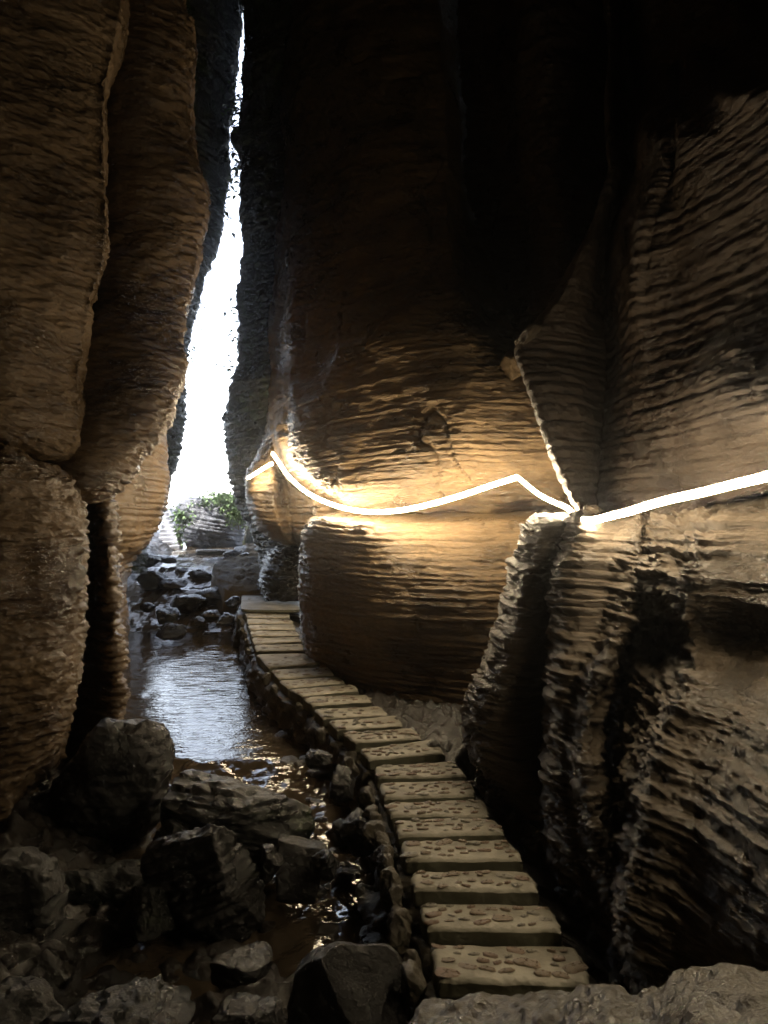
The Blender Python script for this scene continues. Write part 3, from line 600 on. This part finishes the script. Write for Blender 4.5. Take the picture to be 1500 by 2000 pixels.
walk = tag(empty('slab_walkway', P(1000, 1915, 3.0)), 'curving walkway of mortared slabs set with pebbles, climbing from lower right to the pool head', 'walkway')
wl = np.array(walk.location)
def inv(p): return np.array(p)-wl
corners = []
for k, (fl, fr, bl, br, Y) in enumerate(SL):
    z = CAM_H-((fl[1]+fr[1])/2-1000)/1500*Y
    f = lambda c: np.array([(c[0]-750)/1500*(CAM_H-z)*1500/(c[1]-1000), (CAM_H-z)*1500/(c[1]-1000), z])
    corners.append((f(fl), f(fr), f(bl), f(br)))
def slab_mesh(c, th, seed):
    fl, fr, bl, br = c; nx, ny, nz = 44, 16, 5
    rr = random.Random(seed)
    V = []; idx = {}; F = []
    def vid(i, j, k):
        if (i, j, k) not in idx: idx[(i, j, k)] = len(V); V.append((i/nx, j/ny, k/nz))
        return idx[(i, j, k)]
    for i in range(nx):
        for j in range(ny):
            F.append([vid(i, j, nz), vid(i+1, j, nz), vid(i+1, j+1, nz), vid(i, j+1, nz)]); F.append([vid(i, j, 0), vid(i, j+1, 0), vid(i+1, j+1, 0), vid(i+1, j, 0)])
    for k in range(nz):
        for i in range(nx):
            F.append([vid(i, 0, k), vid(i+1, 0, k), vid(i+1, 0, k+1), vid(i, 0, k+1)]); F.append([vid(i, ny, k), vid(i, ny, k+1), vid(i+1, ny, k+1), vid(i+1, ny, k)])
        for j in range(ny):
            F.append([vid(0, j, k), vid(0, j, k+1), vid(0, j+1, k+1), vid(0, j+1, k)]); F.append([vid(nx, j, k), vid(nx, j+1, k), vid(nx, j+1, k+1), vid(nx, j, k+1)])
    U = np.array(V); u, v, w = U[:, 0], U[:, 1], U[:, 2]
    p = (fl[None]*(1-u)[:, None]+fr[None]*u[:, None])*(1-v)[:, None]+(bl[None]*(1-u)[:, None]+br[None]*u[:, None])*v[:, None]
    L = np.linalg.norm(fr-fl); D = np.linalg.norm(bl-fl)
    eu = np.minimum(u, 1-u)*L; ev = np.minimum(v, 1-v)*D; rad = .014
    drop = rad*(np.exp(-eu/.008)+np.exp(-ev/.008))*(w > .99)
    cen = (fl+fr+bl+br)/4
    cr = np.minimum(1, np.hypot(np.maximum(0, .05-eu), np.maximum(0, .05-ev))/.05)
    shrink = 1-.03*cr*((eu < .05) & (ev < .05))
    p[:, :2] = cen[:2]+(p[:, :2]-cen[:2])*shrink[:, None]
    p[:, 2] += -th*(1-w)-drop
    q = p*1.0+seed*2.3
    p[:, 0] += .009*fbm(q*8, 3, seed); p[:, 1] += .008*fbm(q*9, 3, seed+5)
    p[:, 2] += .0025*fbm(q*14, 3, seed+9)+(.006*fbm(q*2.3, 2, seed+2))*w
    return p, F
# pebble meshes
PEB = []
for s in range(7):
    V, F = ICO[2]; rr = random.Random(s+50)
    W = V*np.array([1, rr.uniform(.55, .9), 1]); W[:, :2] = np.sign(W[:, :2])*np.abs(W[:, :2])**.85; W = W*(1+.34*fbm(V*1.4+s*5, 2, s))[:, None]
    W[:, 2] = np.sign(W[:, 2])*np.minimum(np.abs(W[:, 2]), .62+.1*rr.random())
    PEB.append(raw_mesh('pebble', W, F))
for i, me in enumerate(PEB): me.materials.append(M[('pebble_a', 'pebble_b', 'pebble_c')[i % 3]])
ICO2 = ICO[2]
rng = random.Random(77)
npb = 0
for k, c in enumerate(corners):
    th = .085 if k < 23 else .05
    V, F = slab_mesh(c, th, 500+k)
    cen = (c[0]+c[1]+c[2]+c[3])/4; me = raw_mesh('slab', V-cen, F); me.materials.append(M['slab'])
    so = obj('slab' if k < 23 else 'landing_slab', me, None, walk); so.location = inv(cen)
    if k == 23: so['label'] = 'wide landing slab at the far top end'
    L = np.linalg.norm(c[1]-c[0]); D = np.linalg.norm(c[2]-c[0]); placed = []
    n_try = 260; want = 24 if k < 10 else 15
    if k >= 17: want = 7
    if k == 23: want = 26
    stuffV, stuffF, sn = [], [], 0
    for t in range(n_try):
        if len(placed) >= want: break
        s = rng.choice([.016, .022, .028, .034, .044 if k != 6 else .07])*(1.15 if k < 2 else 1)
        u, v = rng.uniform(.05, .95), rng.uniform(.13, .87)
        if (v*D < s*.9 or (1-v)*D < s*.9): continue
        if any(math.hypot((u-a)*L, (v-b)*D) < (s+ss)*.98 for a, b, ss in placed): continue
        placed.append((u, v, s))
        p = (c[0]*(1-u)+c[1]*u)*(1-v)+(c[2]*(1-u)+c[3]*u)*v
        # top surface height there
        q = p+(500+k)*2.3; z = p[2]+.006*float(fbm(q[None]*2.3, 2, 502+k)[0])
        hh = rng.uniform(.003, .008)
        if k < 13:
            o = obj('pebble', PEB[rng.randrange(7)], None, so); o.location = (p[0]-cen[0], p[1]-cen[1], z-cen[2]+.001)
            o.scale = (s, s*rng.uniform(.6, .9), hh/.62); o.rotation_euler = (rng.uniform(-.08, .08), rng.uniform(-.08, .08), rng.uniform(-.5, .5)); npb += 1
        else:
            W = ICO2[0]*np.array([s, s*.75, hh]); W = W*(1+.15*fbm(ICO2[0]*1.4+t, 2, t))[:, None]
            stuffV.append(W+np.array([p[0]-cen[0], p[1]-cen[1], z-cen[2]])); stuffF += [[i+sn for i in f] for f in ICO2[1]]; sn += len(ICO2[0])
    if stuffV:
        o = obj('pebble_inlay', raw_mesh('pebble_inlay', np.concatenate(stuffV), stuffF), M['pebble_a'], so); o['kind'] = 'stuff'
# base of rough masonry carrying the slabs
def base_mesh():
    secs = []
    for k, c in enumerate(corners):
        for a, b in (((c[0], c[1])), ((c[2], c[3]))):
            secs.append((a, b))
    secs = [(secs[0][0]-np.array([0, .15, 0]), secs[0][1]-np.array([0, .15, 0]))]+secs
    A = np.array([s[0] for s in secs]); B = np.array([s[1] for s in secs])
    n = 420; t = np.linspace(0, len(A)-1, n); A2 = np.stack([np.interp(t, range(len(A)), A[:, i]) for i in range(3)], 1); B2 = np.stack([np.interp(t, range(len(A)), B[:, i]) for i in range(3)], 1)
    prof = []
    for u, dz in [(-.10, -.75), (-.11, -.55), (-.10, -.4), (-.09, -.3), (-.075, -.2), (-.055, -.13), (-.02, -.098), (.1, -.09), (.3, -.09), (.5, -.09), (.7, -.09), (.9, -.09), (1.02, -.1), (1.1, -.12), (1.25, -.16), (1.4, -.2), (1.6, -.26), (1.9, -.3)]:
        p = A2+(B2-A2)*u; p[:, 2] += dz; prof.append(p)
    C = np.stack(prof, 1)
    D = catmull(C, 90, 1).reshape(-1, 3)
    wgt = np.tile(np.array([1]*34+[.25]*56), n)
    D[:, 0] -= wgt*.045*np.maximum(-.3, fbm(D*np.array([9, 9, 11]), 3, 900))
    D[:, 2] += .02*fbm(D*6, 3, 905)*wgt*.8
    return D-wl, n, 90
V, a, b_ = base_mesh()
M['base'] = rock_mat('walkway_base_rock', (.03, .026, .018), (.12, .1, .066), (.24, .2, .13), .5, 3, bump=.9, moss=.02)
obj('base', grid_mesh('base', V, a, b_), M['base'], walk)
# rough kerb stones along the left side
rng = random.Random(9)
for k, c in enumerate(corners[:23]):
    for h in range(2 if k < 9 else 1):
        v = .25+.5*h if k < 9 else .5
        p = c[0]*(1-v)+c[2]*v; s = rng.uniform(.045, .07)*(1 if k < 9 else .75)
        me = boulder_mesh((s*.85, s*1.25, s*rng.uniform(1, 1.5)), 700+k*3+h, sub=4, cuts=7, rough=.13, power=3)
        if k in (0, 1, 2, 3, 4, 5, 6, 8, 10, 12, 14, 15, 17, 18, 19, 20, 21, 22):
            o = obj('kerb_stone', me, M['base'], walk); o.location = inv(p+np.array([-s*1.25-.02, 0, -s*rng.uniform(.9, 1.5)])); o.rotation_euler = (0, 0, rng.uniform(-.3, .3))
print('pebbles', npb)

# path beyond the landing
rows = [[(x, y, Y) for x in xs] for y, Y, xs in [(1156, 12.55, (440, 470, 500, 540, 592)), (1140, 12.9, (428, 455, 480, 505, 530)), (1120, 13.4, (415, 445, 475, 500, 515)), (1100, 14.0, (425, 452, 480, 505, 522)), (1085, 14.6, (465, 482, 500, 517, 532)), (1074, 15.1, (485, 500, 512, 525, 536)), (1066, 15.6, (480, 495, 506, 518, 530))]]
C = np.array([[P(*q) for q in r] for r in rows]); D = catmull(catmull(C, 90, 0), 80, 1)
p = D.reshape(-1, 3); p[:, 2] += .03*fbm(p*4, 3, 12)+.025*np.maximum(0, fbm(p*14, 2, 13))+.02; 
pv = p.reshape(90, 80, 3)
lowl = pv[:, :1]+np.array([-.05, -.05, -.5]); lowr = pv[:, -1:]+np.array([.05, 0, -.5])
pv = np.concatenate([lowl, pv, lowr], 1); fr = pv[:1]+np.array([0, -.03, -.5]); pv = np.concatenate([fr, pv], 0)
tag(obj('path', grid_mesh('path', pv, 91, 82), M['path']), 'wet concrete path bending away from the landing slab', kind='structure')

# foreground ledge (bottom right)
lip = [(770, 2120, 2.75), (800, 2000, 2.8), (850, 1952, 2.85), (960, 1942, 2.8), (1060, 1934, 2.72), (1140, 1926, 2.62), (1190, 1926, 2.52), (1240, 1944, 2.45), (1290, 1918, 2.36), (1350, 1893, 2.26), (1430, 1889, 2.16), (1500, 1906, 2.06), (1650, 1925, 1.92), (1900, 1900, 1.75)]
rows = []
for dy, dY in ((160, .22), (25, .12), (0, 0), (35, -.14), (85, -.3), (160, -.5), (300, -.75), (600, -1.0)):
    rows.append([(x, y+dy, Y+dY) for x, y, Y in lip])
wall(rock('rock_ledge', rows, M['ledge'], sp=.12, amp=.015, rough=.020, lump=.02, seed=111, px=3, away=(0.5, 2, 6)),
     'wet glistening foreground ledge in the bottom right corner below the first slab', 'rock ledge')

# ------------------------------------------------------------------ outside: layered boulder, steps, plants
eb = boulder(340, 474, 975, 1082, 18.0, 'large layered blue grey boulder with ferns on top, outside the cave mouth', M['exit'], 81, sub=6, cuts=2, lay=.06, rough=.02, power=2.5, tilt=.18, deep=.7)
boulder(450, 520, 985, 1085, 19.5, 'shaded dark block right of the layered boulder outside the cave mouth', M['far'], 82, sub=5)
st = tag(empty('stone_steps', P(330, 1075, 17.2)), 'flight of worn pale stone steps climbing left of the layered exit boulder', 'steps')
nst = 11
for k in range(nst):
    y = 1074-k*8.2; Y = 17.2+k*.27; xl = 304+k*1.8; xr = 352-k*2.0
    a = P(xl, y, Y); b = P(xr, y, Y); w = b[0]-a[0]
    V = []; F = []
    nx = 10
    for i in range(nx+1):
        for (dy, dz) in ((0, -.14), (0, -.012), (.03, 0), (.34, 0), (.34, -.14)):
            V.append((a[0]+w*i/nx, Y+dy+.012*math.sin(i*.7+k), a[2]+dz+.006*math.sin(i*.6+k*2.3)))
    for i in range(nx):
        for j in range(4): q = i*5+j; F.append([q, q+5, q+6, q+1])
    F.append([0, 1, 2, 3, 4]); F.append([nx*5+4, nx*5+3, nx*5+2, nx*5+1, nx*5])
    obj('step', raw_mesh('step', np.array(V)-np.array(st.location), F, False), M['step'], st)
# long kerb slab lying across the stream at the exit
boulder(384, 452, 1073, 1082, 16.2, 'long straight pale slab lying across the upper stream', M['ledge'], 91, 'stone_slab', 'stone slab', sub=4, power=6, cuts=3, deep=.25)
boulder(452, 540, 1064, 1080, 15.4, 'low dark stone kerb at the right end of the long slab', M['dark'], 92, 'stone_slab', 'stone slab', sub=4, power=5, cuts=5, deep=.4)

def leaves(name, centres, rad, n, size, seed, label, cat='fern', squash=.6, trail=0):
    rr = random.Random(seed); V = []; F = []
    for q in range(n):
        c = np.array(rr.choice(centres)); d = np.array([rr.gauss(0, 1), rr.gauss(0, 1), rr.gauss(0, squash)])*rad*.5
        c = c+d; a = rr.uniform(0, 6.28); ln = size*rr.uniform(.6, 1.4); el = rr.uniform(-.6, .5)
        dr = np.array([math.cos(a)*math.cos(el), math.sin(a)*math.cos(el), math.sin(el)]); sdv = np.cross(dr, [0, 0, 1]); sdv /= max(1e-6, np.linalg.norm(sdv))
        k = len(V); w = ln*.28
        V += [c, c+dr*ln*.5+sdv*w+np.array([0, 0, .1*ln]), c+dr*ln-np.array([0, 0, .25*ln]), c+dr*ln*.5-sdv*w+np.array([0, 0, .1*ln])]
        F.append([k, k+1, k+2, k+3])
    base = np.array(centres).mean(0); o = tag(empty(name, base), label, cat)
    obj('foliage', raw_mesh('foliage', np.array(V)-base, F), M['leaf'], o)
    SV, SF = [], []
    for c in centres:
        c = np.array(c)-base; k = len(SV); r = .012
        for h in (-.25, .05):
            for t in range(4): SV.append((c[0]+r*math.cos(t*1.57), c[1]+r*math.sin(t*1.57), c[2]+h))
        SF += [[k+t, k+(t+1) % 4, k+4+(t+1) % 4, k+4+t] for t in range(4)]
    obj('stem', raw_mesh('stem', np.array(SV), SF), M['stem'], o)
leaves('fern', [P(x, y, 18.2) for x, y in ((362, 1006), (375, 998), (392, 990), (408, 984), (425, 980), (436, 979))], .34, 1500, .10, 1, 'green ferns growing on the top of the layered exit boulder')
leaves('fern', [P(x, y, 17.6) for x, y in ((440, 974), (452, 985), (460, 1000), (466, 1014), (447, 980))], .26, 1100, .10, 2, 'bright hanging ferns at the right shoulder of the exit boulder')
leaves('fern', [P(x, y, 17.4) for x, y in ((352, 1006), (362, 1010), (358, 1018))], .16, 200, .10, 3, 'small green plants beside the top of the far steps')
leaves('fern', [P(x, y, 17.3) for x, y in ((348, 1032), (351, 1045), (354, 1058))], .10, 130, .08, 4, 'tufts of green plants edging the right side of the far steps')
leaves('creeper', [P(x, y, 14.3) for x, y in ((410, 350), (408, 380), (414, 410), (420, 335), (405, 430))], .3, 260, .12, 5, 'straggly plants clinging to the upper left side of the slit', 'creeper', 1.0)
leaves('creeper', [P(x, y, 14.1) for x, y in ((470, 200), (472, 240), (474, 320), (470, 350))], .3, 260, .11, 6, 'green plants on the upper right side of the slit', 'creeper', 1.2)
leaves('creeper', [P(x, y, 14.0) for x, y in ((374, 600), (366, 650), (360, 700))], .22, 160, .09, 7, 'dark small plants fringing the middle left side of the slit', 'creeper', 1.2)
leaves('creeper', [P(x, y, 13.9) for x, y in ((470, 610), (468, 660), (462, 720))], .22, 160, .09, 8, 'sunlit small plants fringing the middle right side of the slit', 'creeper', 1.2)

# ------------------------------------------------------------------ glowing rope light
def tube(pts, r, n=10, sub=6):
    A = catmull(np.array(pts), (len(pts)-1)*sub+1, 0); V = []; F = []
    for i, p in enumerate(A):
        t = A[min(i+1, len(A)-1)]-A[max(i-1, 0)]; t = t/np.linalg.norm(t); a = np.cross(t, [0, 0, 1]); a /= np.linalg.norm(a); b = np.cross(a, t)
        for k in range(n): V.append(p+r*(math.cos(6.2832*k/n)*a+math.sin(6.2832*k/n)*b))
    for i in range(len(A)-1):
        for k in range(n): F.append([i*n+k, i*n+(k+1) % n, (i+1)*n+(k+1) % n, (i+1)*n+k])
    F.append(list(range(n))[::-1]); F.append([(len(A)-1)*n+k for k in range(n)])
    return np.array(V), F
def rope(pts, r, label, mt='rope'):
    V, F = tube(pts, r); b = V.mean(0); o = tag(empty('rope_light', b), label, 'rope light', 'rope lights strung along the cave walls')
    obj('light_tube', raw_mesh('light_tube', V-b, F), M[mt], o)
    for q in pts[::2]:
        c = q-b; V2, F2 = tube([c+np.array([0, .035, .03]), c+np.array([0, .02, .022]), c+np.array([0, 0, r*1.2])], .005, 6, 2)
        obj('bracket', raw_mesh('bracket', V2, F2), M['cord'], o)
    return o
rope([P(484, 934, 11.2), P(500, 924, 11.1), P(516, 914, 11.0), P(532, 905, 10.9)], .022, 'short left end of glowing rope light on the small rounded rock')
rope([P(533, 886, 10.3), P(545, 904, 10.0), P(565, 932, 9.6), P(600, 962, 9.0), P(640, 982, 8.4), P(680, 994, 7.8), P(725, 1000, 7.3), P(780, 997, 6.9), P(840, 985, 6.65), P(900, 968, 6.5), P(960, 948, 6.45), P(1010, 932, 6.4)], .021, 'long sagging glowing rope light below the central bulge')
rope([P(1011, 932, 6.4), P(1030, 948, 6.25), P(1055, 967, 6.0), P(1085, 982, 5.7), P(1108, 992, 5.2), P(1122, 1006, 5.0), P(1134, 1014, 4.85)], .016, 'glowing rope light dropping from its hook to the upper right wall edge')
rope([P(1140, 1016, 4.7), P(1160, 1016, 4.5), P(1200, 1006, 4.3), P(1225, 1000, 4.15), P(1260, 989, 4.0), P(1310, 975, 3.85), P(1370, 962, 3.66), P(1430, 947, 3.48), P(1500, 930, 3.25), P(1600, 903, 2.98), P(1800, 855, 2.5), np.array([1.78, 1.9, 2.14]), np.array([1.82, 1.4, 2.16])], .021, 'bright glowing rope light in the ledge crack of the right wall', 'rope_right')
print('tris approx', TRIS)

# ------------------------------------------------------------------ thin mist in the gorge, added for a glow round rope and slit
HAZE = 0.003
def haze():
    bm = bmesh.new(); bmesh.ops.create_cube(bm, size=1)
    for v in bm.verts: v.co = Vector((-30 if v.co.x < 0 else 30, -8 if v.co.y < 0 else 40, -1.6 if v.co.z < 0 else 24))
    me = bpy.data.meshes.new('haze'); bm.to_mesh(me); m = bpy.data.materials.new('glow_mist'); m.use_nodes = True; nt = m.node_tree; nt.nodes.clear()
    o_ = nt.nodes.new('ShaderNodeOutputMaterial'); v = nt.nodes.new('ShaderNodeVolumePrincipled'); v.inputs['Density'].default_value = HAZE
    v.inputs['Color'].default_value = (.85, .88, .92, 1); v.inputs['Anisotropy'].default_value = .93
    nt.links.new(v.outputs[0], o_.inputs['Volume']); tag(obj('haze', me, m), 'thin pale mist in the gorge, added for a glow round rope and slit', kind='stuff')
if HAZE: haze()
